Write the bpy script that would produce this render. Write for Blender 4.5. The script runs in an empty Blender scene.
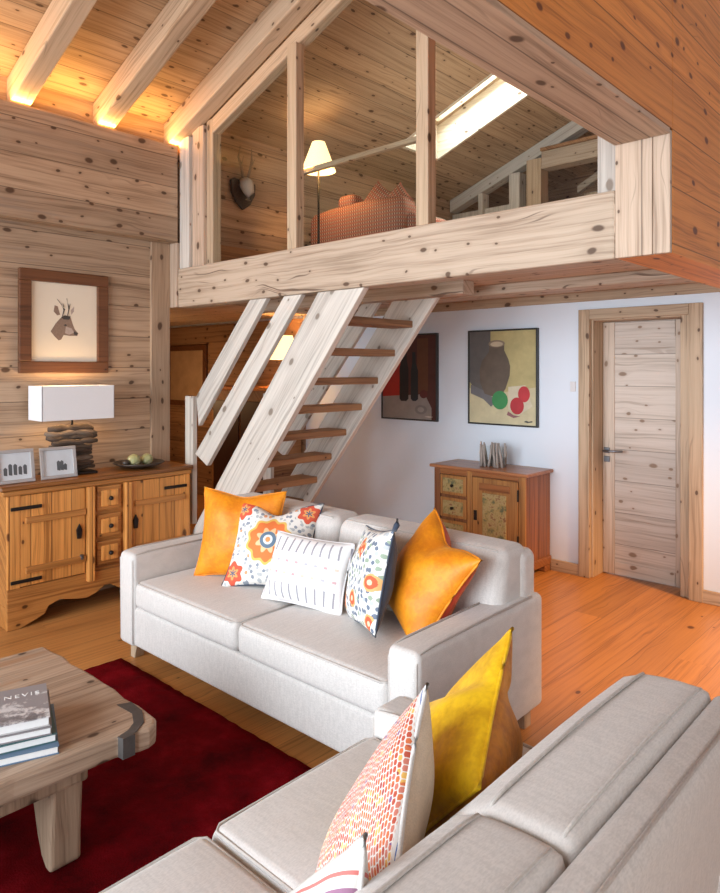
import bpy, bmesh, math, random
from mathutils import Vector, Matrix
random.seed(7)
PI = math.pi
R = math.radians
C = bpy.context.scene.collection
scene = bpy.context.scene

# ------------------------------------------------------------------ camera, world, lights
cam_d = bpy.data.cameras.new('camera'); cam = bpy.data.objects.new('camera', cam_d); C.objects.link(cam)
cam.location = (0, 0, 1.63); cam.rotation_euler = (R(90), 0, R(42.95))
cam_d.sensor_fit = 'AUTO'; cam_d.sensor_width = 36; cam_d.lens = 685.3 / 893 * 36
cam_d.shift_y = -(446.5 - 369.6) / 893; cam_d.clip_start = 0.05
scene.camera = cam
w = bpy.data.worlds.new('world'); scene.world = w; w.use_nodes = True
wb = w.node_tree.nodes['Background']; wb.inputs['Color'].default_value = (0.88, 0.94, 1.0, 1); wb.inputs['Strength'].default_value = 0.85
scene.view_settings.view_transform = 'Standard'; scene.view_settings.look = 'None'
scene.view_settings.exposure = 0.14; scene.view_settings.gamma = 1.0; scene.view_settings.use_curve_mapping = False

def lamp(name, kind, loc, power, col, rot=(0, 0, 0), size=None, sy=None, radius=None, spot=None, spread=180):
    d = bpy.data.lights.new(name, kind); d.energy = power; d.color = col
    if kind == 'AREA':
        d.shape = 'RECTANGLE'; d.size = size; d.size_y = sy; d.spread = R(spread)
    elif radius: d.shadow_soft_size = radius
    if spot: d.spot_size = spot; d.spot_blend = 0.8
    o = bpy.data.objects.new(name, d); C.objects.link(o); o.location = loc; o.rotation_euler = rot
    return o
# daylight through the window wall behind the camera and the glazing to its right
lamp('window_daylight', 'AREA', (-2.0, -2.9, 1.65), 225, (0.83, 0.92, 1.0), (R(80), 0, R(-6)), 5.0, 2.8, spread=125)
lamp('side_window_daylight', 'AREA', (2.9, -0.6, 1.7), 30, (1.0, 0.90, 0.80), (0, R(83), 0), 2.2, 2.6)
# sky over the roof window
lamp('roof_window_daylight', 'AREA', (-3.9, 5.42, 4.9), 85, (0.92, 0.96, 1.0), (0, R(-20), 0), 1.1, 0.6)
# added warm fill spot without a fixture, out of view, aimed at the floor before the door
lamp('entrance_fill', 'SPOT', (0.6, 4.3, 2.95), 620, (1.0, 0.50, 0.16), (R(-2), R(38), 0), radius=0.12, spot=R(50))
lamp('hall_fill', 'POINT', (-7.4, 4.1, 1.3), 15, (1.0, 0.6, 0.28), radius=0.1)  # unseen warm fill added to lift the dark hall wall
lamp('loft_fill', 'POINT', (-3.2, 4.7, 3.2), 12, (1.0, 0.87, 0.72), radius=0.15)  # bare fill added in mid-air to brighten the loft, no fixture
# led strip hidden on top of the timber band
lamp('cove_strip_light', 'AREA', (-4.745, 1.2, 3.395), 25, (1.0, 0.49, 0.13), (0, R(212), 0), 0.03, 3.6)

# ------------------------------------------------------------------ node helpers
class V:
    """a float socket with arithmetic"""
    def __init__(s, nt, sock): s.nt = nt; s.s = sock
    def _op(s, op, b=None, c=None):
        n = s.nt.nodes.new('ShaderNodeMath'); n.operation = op
        s.nt.links.new(s.s, n.inputs[0])
        for i, x in ((1, b), (2, c)):
            if x is None: continue
            if isinstance(x, V): s.nt.links.new(x.s, n.inputs[i])
            else: n.inputs[i].default_value = x
        return V(s.nt, n.outputs[0])
    def __add__(s, b): return s._op('ADD', b)
    def __sub__(s, b): return s._op('SUBTRACT', b)
    def __mul__(s, b): return s._op('MULTIPLY', b)
    def __truediv__(s, b): return s._op('DIVIDE', b)
    def lt(s, b): return s._op('LESS_THAN', b)
    def gt(s, b): return s._op('GREATER_THAN', b)
    def fract(s): return s._op('FRACT')
    def floor(s): return s._op('FLOOR')
    def abs(s): return s._op('ABSOLUTE')
    def cos(s): return s._op('COSINE')
    def sqrt(s): return s._op('SQRT')
    def min(s, b): return s._op('MINIMUM', b)
    def max(s, b): return s._op('MAXIMUM', b)
    def pow(s, b): return s._op('POWER', b)
    def atan2(s, b): return s._op('ARCTAN2', b)
    def step(s, a, b):
        n = s.nt.nodes.new('ShaderNodeMapRange'); n.interpolation_type = 'SMOOTHSTEP'
        s.nt.links.new(s.s, n.inputs[0]); n.inputs[1].default_value = a; n.inputs[2].default_value = b
        return V(s.nt, n.outputs[0])

class M:
    def __init__(s, name, rough=0.6):
        s.m = bpy.data.materials.new(name); s.m.use_nodes = True; s.nt = s.m.node_tree
        s.b = s.nt.nodes['Principled BSDF']; s.b.inputs['Roughness'].default_value = rough
    def new(s, t): return s.nt.nodes.new(t)
    def link(s, a, b): s.nt.links.new(a.s if isinstance(a, V) else a, b)
    def coords(s):
        if not hasattr(s, '_c'):
            tc = s.new('ShaderNodeTexCoord'); sx = s.new('ShaderNodeSeparateXYZ'); s.link(tc.outputs['Object'], sx.inputs[0])
            s._c = dict(X=V(s.nt, sx.outputs[0]), Y=V(s.nt, sx.outputs[1]), Z=V(s.nt, sx.outputs[2])); s.vec = tc.outputs['Object']
        return s._c
    def comb(s, a, b, c=0.0):
        n = s.new('ShaderNodeCombineXYZ')
        for i, x in enumerate((a, b, c)):
            if isinstance(x, V): s.link(x, n.inputs[i])
            else: n.inputs[i].default_value = x
        return n.outputs[0]
    def noise(s, vec, scale=1.0, detail=3, rough=0.55):
        n = s.new('ShaderNodeTexNoise'); n.inputs['Scale'].default_value = scale; n.inputs['Detail'].default_value = detail
        n.inputs['Roughness'].default_value = rough
        s.link(vec, n.inputs['Vector']); return V(s.nt, n.outputs[0])
    def vor(s, vec, scale=1.0, dim='2D', rnd=1.0):
        n = s.new('ShaderNodeTexVoronoi'); n.voronoi_dimensions = dim; n.inputs['Scale'].default_value = scale; n.inputs['Randomness'].default_value = rnd
        s.link(vec, n.inputs['Vector'])
        sx = s.new('ShaderNodeSeparateColor'); s.link(n.outputs['Color'], sx.inputs[0])
        return V(s.nt, n.outputs['Distance']), V(s.nt, sx.outputs[0]), V(s.nt, sx.outputs[1])
    def white(s, vec):
        n = s.new('ShaderNodeTexWhiteNoise'); n.noise_dimensions = '2D'; s.link(vec, n.inputs['Vector']); return V(s.nt, n.outputs[0])
    def rgb(s, c):
        n = s.new('ShaderNodeRGB'); n.outputs[0].default_value = (*c, 1); return n.outputs[0]
    def mix(s, f, a, b, mode='MIX'):
        n = s.new('ShaderNodeMix'); n.data_type = 'RGBA'; n.blend_type = mode
        if isinstance(f, V): s.link(f, n.inputs[0])
        else: n.inputs[0].default_value = f
        for i, x in ((6, a), (7, b)):
            if isinstance(x, tuple): n.inputs[i].default_value = (*x, 1)
            else: s.link(x, n.inputs[i])
        return n.outputs[2]
    def ramp(s, f, stops, const=False):
        n = s.new('ShaderNodeValToRGB'); cr = n.color_ramp
        if const: cr.interpolation = 'CONSTANT'
        while len(cr.elements) < len(stops): cr.elements.new(0.5)
        for e, (p, c) in zip(cr.elements, stops): e.position = p; e.color = (*c, 1)
        s.link(f, n.inputs[0]); return n.outputs[0]
    def color(s, x):
        if isinstance(x, tuple): s.b.inputs['Base Color'].default_value = (*x, 1)
        else: s.link(x, s.b.inputs['Base Color'])
        return s
    def bump(s, h, strength=0.3, dist=0.01):
        n = s.new('ShaderNodeBump'); n.inputs['Strength'].default_value = strength; n.inputs['Distance'].default_value = dist
        s.link(h, n.inputs['Height']); s.link(n.outputs[0], s.b.inputs['Normal']); return s
    def set(s, **k):
        for a, v in k.items(): s.b.inputs[a.replace('_', ' ')].default_value = v
        return s

def plain(name, c, rough=0.6, metal=0.0, vary=0.08, scale=20):
    m = M(name, rough); m.coords(); n = m.noise(m.vec, scale)
    m.color(m.mix(n, tuple(x * (1 - vary) for x in c), tuple(min(1, x * (1 + vary)) for x in c)))
    m.set(Metallic=metal); return m.m

def wood(name, light, dark, la='XZ', pw=0.2, seam=True, vary=0.18, knots=1.0, rough=0.62, knotc=None, streak=None, seamw=0.005, warm=0.0, bump=0.25, off=0.0, plank_len=0, crack=0.3):
    """sawn boards: la = axis along the grain + axis across the boards"""
    m = M(name, rough); c = m.coords(); L, A = c[la[0]], c[la[1]]; T = c[[k for k in 'XYZ' if k not in la][0]]
    idx = ((A + off) / pw).floor()
    if plank_len:
        r0 = m.white(m.comb(idx, 3.7)); li = (L / plank_len + r0 * 5).floor(); rnd = m.white(m.comb(idx, li))
    else: rnd = m.white(m.comb(idx, 1.3))
    L2 = L + rnd * 23.0
    U = A + T * 0.9
    wob = m.noise(m.comb(L2 * 1.6, U * 5.0, T), 1.0, 2)
    g1 = m.noise(m.comb(L2 * 0.9, U * 46.0 + wob * 2.6, T * 3.0), 1.0, 4, 0.6)
    g2 = m.noise(m.comb(L2 * 3.0, U * 170.0, T * 40.0), 1.0, 2)
    g3 = m.noise(m.comb(L2 * 0.8, U * 6.0, T * 2.0), 1.0, 3)
    g = g1 * 0.55 + g2 * 0.2 + g3 * 0.25
    col = m.ramp(g, [(0.38, tuple(x * .85 for x in dark)), (0.46, tuple(0.55 * a + 0.45 * b for a, b in zip(dark, light))), (0.52, tuple(0.2 * a + 0.8 * b for a, b in zip(dark, light))), (0.60, light)])
    tint = m.ramp(rnd, [(0.0, (1 - vary,) * 3), (0.5, (1, 1 - warm * .3, 1 - warm)), (1.0, (1 + vary * .5, 1 + vary * .45, 1 + vary * .35))])
    col = m.mix(1.0, col, tint, 'MULTIPLY')
    if streak:
        st = m.noise(m.comb(L2 * 0.7, U * 17.0, T * 3 + 5.0), 1.0, 3).step(0.58, 0.70)
        col = m.mix(st * 0.6, col, streak)
    kc = knotc or (dark[0] * .22, dark[1] * .15, dark[2] * .11)
    if crack:
        ck = m.noise(m.comb(L2 * 1.0, U * 38.0 + wob * 8.0, T * 2.0 + 9.0), 1.0, 2).step(0.645, 0.70)
        col = m.mix(ck * crack, col, kc)
    if knots:
        d, k1, k2 = m.vor(m.comb(L2 * 5.2 + wob * .5, U * 8.6 + wob * .5), 1.0)
        has = k2.gt(1.0 - 0.55 * knots)
        rad = k1 * k1 * 0.13 + 0.05
        dd = d / rad
        halo = dd.step(3.2, 0.8) * has; core = dd.step(1.15, 0.6) * has
        col = m.mix(halo * 0.35, col, dark); col = m.mix(core * 0.9, col, kc)
    h = g
    if seam:
        f = ((A + off) / pw).fract(); e = f.min((f * -1.0) + 1.0) * pw
        s = e.step(seamw, 0.0)
        col = m.mix(s * 0.75, col, tuple(x * 0.25 for x in dark)); h = g - s * 2.0
    m.color(col); m.bump(h, bump, 0.01); return m.m

# ------------------------------------------------------------------ geometry helpers
class MB:
    def __init__(s): s.bm = bmesh.new()
    def box(s, x0, x1, y0, y1, z0, z1):
        v = [s.bm.verts.new((x, y, z)) for x in (x0, x1) for y in (y0, y1) for z in (z0, z1)]
        for f in ((0, 1, 3, 2), (4, 6, 7, 5), (0, 4, 5, 1), (2, 3, 7, 6), (0, 2, 6, 4), (1, 5, 7, 3)): s.bm.faces.new([v[i] for i in f])
        return s
    def prism(s, pts, axis, a, b):
        """pts: 2-D outline; axis it is extruded along: X uses (y,z), Y uses (x,z), Z uses (x,y)"""
        def P(p, t): return (t, p[0], p[1]) if axis == 'X' else (p[0], t, p[1]) if axis == 'Y' else (p[0], p[1], t)
        A = [s.bm.verts.new(P(p, a)) for p in pts]; B = [s.bm.verts.new(P(p, b)) for p in pts]
        n = len(pts); s.bm.faces.new(A); s.bm.faces.new(B[::-1])
        for i in range(n): s.bm.faces.new((A[i], B[i], B[(i + 1) % n], A[(i + 1) % n]))
        return s
    def tube(s, pts, rad, n=8, squash=None):
        pts = [Vector(p) for p in pts]; rad = rad if isinstance(rad, (list, tuple)) else [rad] * len(pts)
        rings = []; up = Vector((0, 0, 1))
        for i, p in enumerate(pts):
            t = (pts[min(i + 1, len(pts) - 1)] - pts[max(i - 1, 0)]).normalized()
            a = t.cross(up)
            if a.length < 0.05: a = t.cross(Vector((1, 0, 0)))
            a.normalize(); b = a.cross(t)
            rings.append([s.bm.verts.new(p + (a * math.cos(2 * PI * k / n) + b * math.sin(2 * PI * k / n) * (squash or 1)) * rad[i]) for k in range(n)])
        for r0, r1 in zip(rings, rings[1:]):
            for k in range(n): s.bm.faces.new((r0[k], r0[(k + 1) % n], r1[(k + 1) % n], r1[k]))
        s.bm.faces.new(rings[0][::-1]); s.bm.faces.new(rings[-1]); return s
    def lathe(s, prof, n=20, cx=0, cy=0, cap=True):
        rings = [[s.bm.verts.new((cx + r * math.cos(2 * PI * k / n), cy + r * math.sin(2 * PI * k / n), z)) for k in range(n)] for r, z in prof]
        for r0, r1 in zip(rings, rings[1:]):
            for k in range(n): s.bm.faces.new((r0[k], r0[(k + 1) % n], r1[(k + 1) % n], r1[k]))
        if cap: s.bm.faces.new(rings[0][::-1]); s.bm.faces.new(rings[-1])
        return s
    def rbox(s, x0, x1, y0, y1, z0, z1, r=0.04, puff=(0, 0, 0), seg=4, mid=6):
        """box with rounded edges; puff bulges each pair of faces outward"""
        c = Vector(((x0 + x1) / 2, (y0 + y1) / 2, (z0 + z1) / 2)); H = Vector(((x1 - x0) / 2, (y1 - y0) / 2, (z1 - z0) / 2))
        rr = min(r, min(H) * 0.98)
        def ticks(h):
            i = h - rr; t = [-h + rr * (1 - math.cos(PI / 2 * k / seg)) * 1.0 for k in range(seg)]
            t = [-i - rr * math.tan(PI / 4 * (1 - k / seg)) for k in range(seg)]
            m_ = [-i + 2 * i * k / mid for k in range(mid + 1)]
            return t + m_ + [-a for a in t[::-1]]
        T = [ticks(h) for h in H]; cache = {}
        def put(p):
            key = tuple(round(a, 6) for a in p)
            if key in cache: return cache[key]
            q = Vector(p); inn = Vector([max(-(H[i] - rr), min(H[i] - rr, q[i])) for i in range(3)]); d = q - inn
            if d.length > 1e-9: q = inn + d.normalized() * rr
            u = [max(-1, min(1, q[i] / H[i])) for i in range(3)]
            for i in range(3):
                if puff[i]:
                    a, b = [k for k in range(3) if k != i]
                    q[i] += puff[i] * u[i] * (1 - u[a] ** 2) ** .5 * (1 - u[b] ** 2) ** .5
            v = s.bm.verts.new(c + q); cache[key] = v; return v
        for ax in range(3):
            a, b = [k for k in range(3) if k != ax]
            for sg in (-1, 1):
                for i in range(len(T[a]) - 1):
                    for j in range(len(T[b]) - 1):
                        q = []
                        for ii, jj in ((i, j), (i + 1, j), (i + 1, j + 1), (i, j + 1)):
                            p = [0, 0, 0]; p[ax] = sg * H[ax]; p[a] = T[a][ii]; p[b] = T[b][jj]; q.append(put(p))
                        if len(set(q)) == 4:
                            try: s.bm.faces.new(q)
                            except ValueError: pass
        return s
    def obj(s, name, mat, parent=None, loc=(0, 0, 0), rot=(0, 0, 0), bevel=0.0, smooth=False, sub=0):
        bmesh.ops.recalc_face_normals(s.bm, faces=s.bm.faces)
        me = bpy.data.meshes.new(name); s.bm.to_mesh(me); s.bm.free(); me.materials.append(mat)
        o = bpy.data.objects.new(name, me); C.objects.link(o); o.location = loc; o.rotation_euler = rot
        if parent: o.parent = parent
        if smooth:
            for p in me.polygons: p.use_smooth = True
        if bevel:
            b = o.modifiers.new('bevel', 'BEVEL'); b.width = bevel; b.segments = 2; b.limit_method = 'ANGLE'; b.angle_limit = R(40)
        if sub:
            b = o.modifiers.new('sub', 'SUBSURF'); b.levels = sub; b.render_levels = sub
        return o

def box(name, mat, d, parent=None, bevel=0.004, **k): return MB().box(*d).obj(name, mat, parent, bevel=bevel, **k)
def tag(o, label, cat, group=None):
    o['label'] = label; o['category'] = cat
    if group: o['group'] = group
    return o
def struct(o, label=None, cat=None):
    o['kind'] = 'structure'
    if label: o['label'] = label
    if cat: o['category'] = cat
    return o
def thing(name, label, cat, loc=(0, 0, 0), rot=(0, 0, 0), group=None):
    o = bpy.data.objects.new(name, None); C.objects.link(o); o.location = loc; o.rotation_euler = rot; o.empty_display_size = 0.1
    return tag(o, label, cat, group)
def lbl(o, t): o['label'] = t; return o

# ------------------------------------------------------------------ materials
AL, AD = (0.52, 0.365, 0.245), (0.30, 0.19, 0.115)          # aged spruce
GREY = (0.27, 0.20, 0.155)
wood_wall = wood('old_spruce_wall', AL, AD, 'YZ', 0.235, streak=GREY, vary=.22)
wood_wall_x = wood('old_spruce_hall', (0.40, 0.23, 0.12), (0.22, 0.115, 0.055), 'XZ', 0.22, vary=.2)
wood_vert = wood('old_spruce_upright', (.60, .46, .35), (.40, .28, .2), 'ZX', 0.21, streak=(.34, .245, .19))
wood_vert_y = wood('old_spruce_upright_y', AL, AD, 'ZY', 0.9, seam=False)
wood_beam = wood('old_spruce_beam', (0.60, 0.47, 0.355), (0.38, 0.27, 0.185), 'XZ', 0.9, seam=False, streak=(.31, .215, .15), knots=1, crack=.75)
wood_beam_y = wood('old_spruce_beam_y', (0.58, 0.40, 0.28), (0.36, 0.235, 0.155), 'YX', 0.12, vary=.1)
wood_soffit = wood('soffit_boards', (0.60, 0.44, 0.32), (0.38, 0.26, 0.175), 'XY', 0.21, vary=.15)
wood_ceiling = wood('ceiling_boards', (0.56, 0.40, 0.255), (0.34, 0.22, 0.125), 'YX', 0.17, vary=.2, knots=1.0)
wood_rafter = wood('rafter_timber', (0.60, 0.455, 0.32), (0.42, 0.29, 0.185), 'XZ', 0.9, seam=False, knots=.5)
wood_orange = wood('honey_boards', (0.82, 0.31, 0.066), (0.54, 0.175, 0.030), 'YZ', 0.24, vary=.12, knots=.8)
wood_white = wood('bleached_spruce', (0.66, 0.615, 0.555), (0.46, 0.41, 0.36), 'XZ', 0.9, seam=False, knots=.8, knotc=(.22, .17, .13))
wood_white_v = wood('bleached_spruce_v', (0.66, 0.615, 0.555), (0.46, 0.41, 0.36), 'ZX', 0.9, seam=False, knots=.6, knotc=(.22, .17, .13))
wood_tread = wood('tread_timber', (0.40, 0.21, 0.095), (0.22, 0.10, 0.042), 'YX', 0.9, seam=False, knots=.5)
wood_door = wood('door_boards', (0.66, 0.585, 0.515), (0.50, 0.42, 0.35), 'XZ', 0.25, knots=1.1, seamw=.004, knotc=(.25, .16, .10))
wood_door_v = wood('door_stile', (0.60, 0.50, 0.41), (0.43, 0.33, 0.25), 'ZX', 0.9, seam=False, knots=1.0, knotc=(.25, .16, .10))
wood_casing = wood('casing_timber', (0.56, 0.42, 0.285), (0.37, 0.255, 0.16), 'ZX', 0.9, seam=False, knots=.7)
wood_casing_x = wood('casing_timber_x', (0.56, 0.42, 0.285), (0.37, 0.255, 0.16), 'XZ', 0.9, seam=False, knots=.9)
floor_mat = wood('oak_floor', (0.60, 0.275, 0.085), (0.42, 0.175, 0.05), 'YX', 0.19, vary=.14, knots=.1, rough=.36, seamw=.003, bump=.06, plank_len=2.1)
pine = wood('antique_pine', (0.52, 0.225, 0.06), (0.27, 0.097, 0.022), 'YZ', 0.9, seam=False, knots=.5, rough=.4)
pine_v = wood('antique_pine_v', (0.80, 0.355, 0.092), (0.44, 0.17, 0.038), 'ZY', 0.13, knots=.6, rough=.42, vary=.2)
pine_top = wood('antique_pine_top', (0.34, 0.135, 0.035), (0.19, 0.065, 0.016), 'YX', 0.2, knots=.4, rough=.32)
chest_wood = wood('chest_pine', (0.34, 0.135, 0.045), (0.17, 0.06, 0.02), 'XZ', 0.9, seam=False, knots=.4, rough=.4)
chest_wood_v = wood('chest_pine_v', (0.33, 0.13, 0.05), (0.17, 0.06, 0.024), 'ZY', 0.14, knots=.5, rough=.42)
chest_door = wood('chest_door_pine', (0.42, 0.20, 0.06), (0.24, 0.1, 0.03), 'ZX', 0.9, seam=False, knots=.4, rough=.42)
table_wood = wood('weathered_plank', (0.47, 0.345, 0.25), (0.25, 0.165, 0.11), 'YX', 0.9, seam=False, knots=.9, streak=(.40, .19, .08), bump=.5)
table_leg_m = wood('weathered_leg', (0.40, 0.28, 0.19), (0.21, 0.13, 0.08), 'ZX', 0.9, seam=False, knots=.6, bump=.5)
frame_wood = wood('picture_frame_wood', (0.155, 0.06, 0.024), (0.085, 0.03, 0.011), 'YZ', 0.9, seam=False, knots=.4, rough=.45)
white_wall = plain('white_plaster', (0.78, 0.855, 0.945), 0.8, vary=.02, scale=3)
iron = plain('black_iron', (0.035, 0.03, 0.028), 0.5, 0.8)
steel = plain('dark_steel', (0.2, 0.21, 0.23), 0.35, 0.9)

def linen(name, c):
    m = M(name, 0.85); c_ = m.coords()
    a = m.noise(m.comb(c_['X'] * .35, c_['Y'], c_['Z']), 300, 2) * .6 + m.noise(m.comb(c_['X'], c_['Y'] * .12, c_['Z'] * .2), 110, 3) * .4; b = m.noise(m.vec, 7, 4)
    col = m.mix(a.step(.35, .65), tuple(x * .86 for x in c), tuple(min(1, x * 1.08) for x in c)); col = m.mix(b * .45, col, tuple(x * .88 for x in c))
    m.color(col); m.bump(a, 0.12, 0.003); m.set(Sheen_Weight=0.25, Sheen_Roughness=.5); return m.m
sofa_mat = linen('oatmeal_linen', (0.665, 0.63, 0.60))
sofa_pipe = linen('oatmeal_piping', (0.55, 0.51, 0.475))
cream = linen('cream_cotton', (0.74, 0.62, 0.47))
def velvet(name, c, c2):
    m = M(name, 0.55); m.coords(); n = m.noise(m.vec, 9, 4, .65); f = m.noise(m.vec, 60, 3)
    m.color(m.mix((n * .7 + f * .3).step(.36, .64), c2, c)); m.bump(n, .3, .02)
    m.set(Sheen_Weight=0.45, Sheen_Roughness=.35); m.b.inputs['Sheen Tint'].default_value = (1, .62, .15, 1); return m.m
velvet_orange = velvet('orange_velvet', (0.86, 0.31, 0.006), (0.70, 0.20, 0.003))
velvet_red = velvet('red_velvet', (0.62, 0.05, 0.012), (0.36, 0.02, 0.008))
velvet_yellow = velvet('gold_velvet', (0.92, 0.58, 0.010), (0.66, 0.35, 0.004))
velvet_amber = velvet('amber_velvet', (0.60, 0.22, 0.008), (0.36, 0.10, 0.004))
white_cotton = linen('white_cotton', (.74, .73, .71))
navy = linen('navy_cotton', (0.035, 0.05, 0.085))

def suzani():
    m = M('suzani_print', .8); c = m.coords(); u, v = c['X'], c['Z']
    r = (u * u + v * v).sqrt(); a = v.atan2(u)
    white_ = (0.80, 0.78, 0.74)
    d, k1, k2 = m.vor(m.comb(u, v), 36.0)
    leaf = (d + m.noise(m.vec, 70) * .35).lt(.50) * k1.gt(.05)
    col = m.mix(leaf * .9, white_, m.ramp(k2, [(0, (.20, .24, .30)), (.4, (.42, .44, .46)), (.82, (.70, .28, .10))], True))
    def ring(col, cond, c_): return m.mix(cond, col, c_)
    rp = r + (a * 10.0).cos() * .008
    col = ring(col, rp.lt(.135), (.78, .76, .68)); col = ring(col, rp.lt(.122), (.78, .5, .12)); col = ring(col, rp.lt(.108), (.80, .2, .05))
    rr = r + (a * 8.0).cos() * .012
    col = ring(col, rr.lt(.06), (.82, .55, .3)); col = ring(col, r.lt(.045), (.12, .19, .27)); col = ring(col, r.lt(.026), (.72, .76, .78)); col = ring(col, r.lt(.014), (.8, .3, .1))
    fu, fv = u.abs() - .185, v.abs() - .175
    r2 = (fu * fu + fv * fv).sqrt() + (fv.atan2(fu) * 6.0).cos() * .008
    col = ring(col, r2.lt(.066), (.8, .76, .68)); col = ring(col, r2.lt(.055), (.68, .1, .05)); col = ring(col, r2.lt(.028), (.8, .36, .12)); col = ring(col, r2.lt(.013), (.1, .13, .2))
    m.color(col); m.bump(m.noise(m.vec, 300), .1, .003); return m.m
suzani_m = suzani()
def leafy():
    m = M('vine_print', .8); c = m.coords(); u, v = c['X'], c['Z']
    d, k1, k2 = m.vor(m.comb(u, v), 34.0)
    lf = (d + m.noise(m.vec, 70) * .35).lt(.52)
    col = m.mix(lf, (.80, .79, .76), m.ramp(k2, [(0, (.16, .2, .27)), (.45, (.32, .40, .30)), (.7, (.50, .53, .55))], True))
    d2, q1, q2 = m.vor(m.comb(u + 3.0, v), 8.5)
    d3 = d2 + m.noise(m.vec, 40) * .1
    on = q1.gt(.45)
    col = m.mix(d3.lt(.37) * on, col, (.80, .42, .16)); col = m.mix(d3.lt(.29) * on, col, (.66, .12, .05)); col = m.mix(d3.lt(.15) * on, col, (.8, .6, .4))
    m.color(col); m.bump(m.noise(m.vec, 300), .1, .003); return m.m
leafy_m = leafy()
def dashes():
    m = M('stitched_dash_print', .85); c = m.coords(); u, v = c['X'], c['Z']
    rows = (v / .058).fract(); 
    mid = (u / .055).fract()
    edge = v.abs().gt(.075)
    colr = (u / .047 + v * 1.2).fract()
    bar = colr.lt(.2) * edge * (v.abs().lt(.145))
    dot = ((mid - .5).abs().lt(.16)) * ((rows - .5).abs().lt(.10)) * v.abs().lt(.07)
    col = m.mix(bar * .85, (.80, .78, .78), (.23, .22, .26)); 
    k = m.white(m.comb((u / .055).floor(), (v / .058).floor()))
    col = m.mix(dot * .85, col, m.ramp(k, [(0, (.55, .30, .32)), (.5, (.72, .52, .4)), (.75, (.42, .40, .46))], True))
    m.color(col); m.bump(m.noise(m.vec, 300), .12, .003); return m.m
dash_m = dashes()
def brush():
    m = M('brush_stroke_print', .8); c = m.coords(); u, v = c['X'], c['Z']
    uu = u / .0078; i = uu.floor(); r0 = m.white(m.comb(i, 2.0)); vv = v / .0175 + r0; j = vv.floor()
    k = m.white(m.comb(i, j)); fu, fv = uu.fract() - .5, vv.fract() - .5
    on = (fu.abs() + fv.abs() * .35).lt(.43) * fv.abs().lt(.42)
    big = m.noise(m.comb(u, v), 9, 2)
    kk = (k * .55 + big * .9) - .22
    col = m.mix(on * .95, (.80, .76, .72), m.ramp(kk, [(0, (.26, .09, .26)), (.20, (.62, .18, .12)), (.42, (.52, .06, .02)), (.58, (.68, .15, .03)), (.74, (.78, .44, .08)), (.86, (.34, .03, .03))], True))
    mx_ = u.max(v.abs())
    col = m.mix(mx_.gt(.212), col, (.74, .72, .70)); col = m.mix(mx_.gt(.2185) * mx_.lt(.2205), col, (.10, .18, .45))
    m.color(col); m.bump(m.noise(m.vec, 300), .12, .003); return m.m
brush_m = brush()
def embroid():
    m = M('embroidered_white_cotton', .85); c = m.coords(); u, v = c['X'], c['Z']
    wv = m.noise(m.comb(u * 14.0, 0.0), 1.0, 1) * .012
    l1 = (v + wv - .105).abs().lt(.0035); l2 = (v + wv - .128).abs().lt(.003)
    col = m.mix(l1, (.74, .72, .68), (.33, .16, .26)); col = m.mix(l2, col, (.62, .18, .16))
    d, k1, k2 = m.vor(m.comb(u, v), 17.0); fl = d.lt(.3) * (u * -1.0 + v * .2).gt(.06)
    col = m.mix(fl, col, m.ramp(k2, [(0, (.66, .25, .16)), (.4, (.12, .19, .14)), (.7, (.7, .45, .3))], True))
    m.color(col); m.bump(m.noise(m.vec, 200), .15, .004); return m.m
embroid_m = embroid()
def rugm():
    m = M('red_wool_pile', .95); m.coords(); n = m.noise(m.vec, 4.5, 4, .65); f = m.noise(m.vec, 160, 3, .7)
    m.color(m.ramp(n * .75 + f * .25, [(.36, (.07, .0008, .002)), (.52, (.16, .001, .004)), (.66, (.27, .006, .012))]))
    m.bump(f, .8, .02); m.b.inputs['Specular IOR Level'].default_value = .05; return m.m
rug_m = rugm()
def weave():
    m = M('red_brown_weave', .75); c = m.coords(); u, v = c['X'] + c['Y'], c['Z']
    a = ((u / .026).fract() - .5).abs().lt(.17); b = ((v / .03).fract() - .5).abs().lt(.26)
    n = m.noise(m.vec, 30)
    col = m.mix(b * .8, m.mix(n, (.33, .09, .055), (.42, .13, .08)), (.16, .055, .04)); col = m.mix(a * b, col, (.55, .36, .26))
    m.color(col); return m.m
weave_m = weave()
def glassm():
    m = M('clear_glass', .0); nt = m.nt; out = nt.nodes['Material Output']
    tr = m.new('ShaderNodeBsdfTransparent'); gl = m.new('ShaderNodeBsdfGlossy'); gl.inputs['Roughness'].default_value = .3
    lw = m.new('ShaderNodeLayerWeight'); lw.inputs['Blend'].default_value = .5; mx = m.new('ShaderNodeMixShader')
    fac = V(nt, lw.outputs['Facing']).pow(4.0) * .3 + .006
    tr.inputs['Color'].default_value = (.95, .97, .96, 1)
    m.link(fac, mx.inputs[0]); m.link(tr.outputs[0], mx.inputs[1]); m.link(gl.outputs[0], mx.inputs[2]); m.link(mx.outputs[0], out.inputs['Surface']); return m.m
glass = glassm()
def shade_mat(name, c, e, es):
    m = M(name, .8); m.coords(); n = m.noise(m.vec, 200); m.color(m.mix(n, tuple(x * .95 for x in c), c)); m.bump(n, .1, .002)
    m.b.inputs['Emission Color'].default_value = (*e, 1); m.b.inputs['Emission Strength'].default_value = es
    return m.m
shade_white = shade_mat('white_lampshade', (.78, .78, .80), (1, .95, .92), .03)
shade_glow = shade_mat('lit_lampshade', (.86, .72, .5), (1, .70, .34), 1.6)
bulb_m = shade_mat('warm_bulb', (1, .9, .7), (1, .7, .35), 12)

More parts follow.
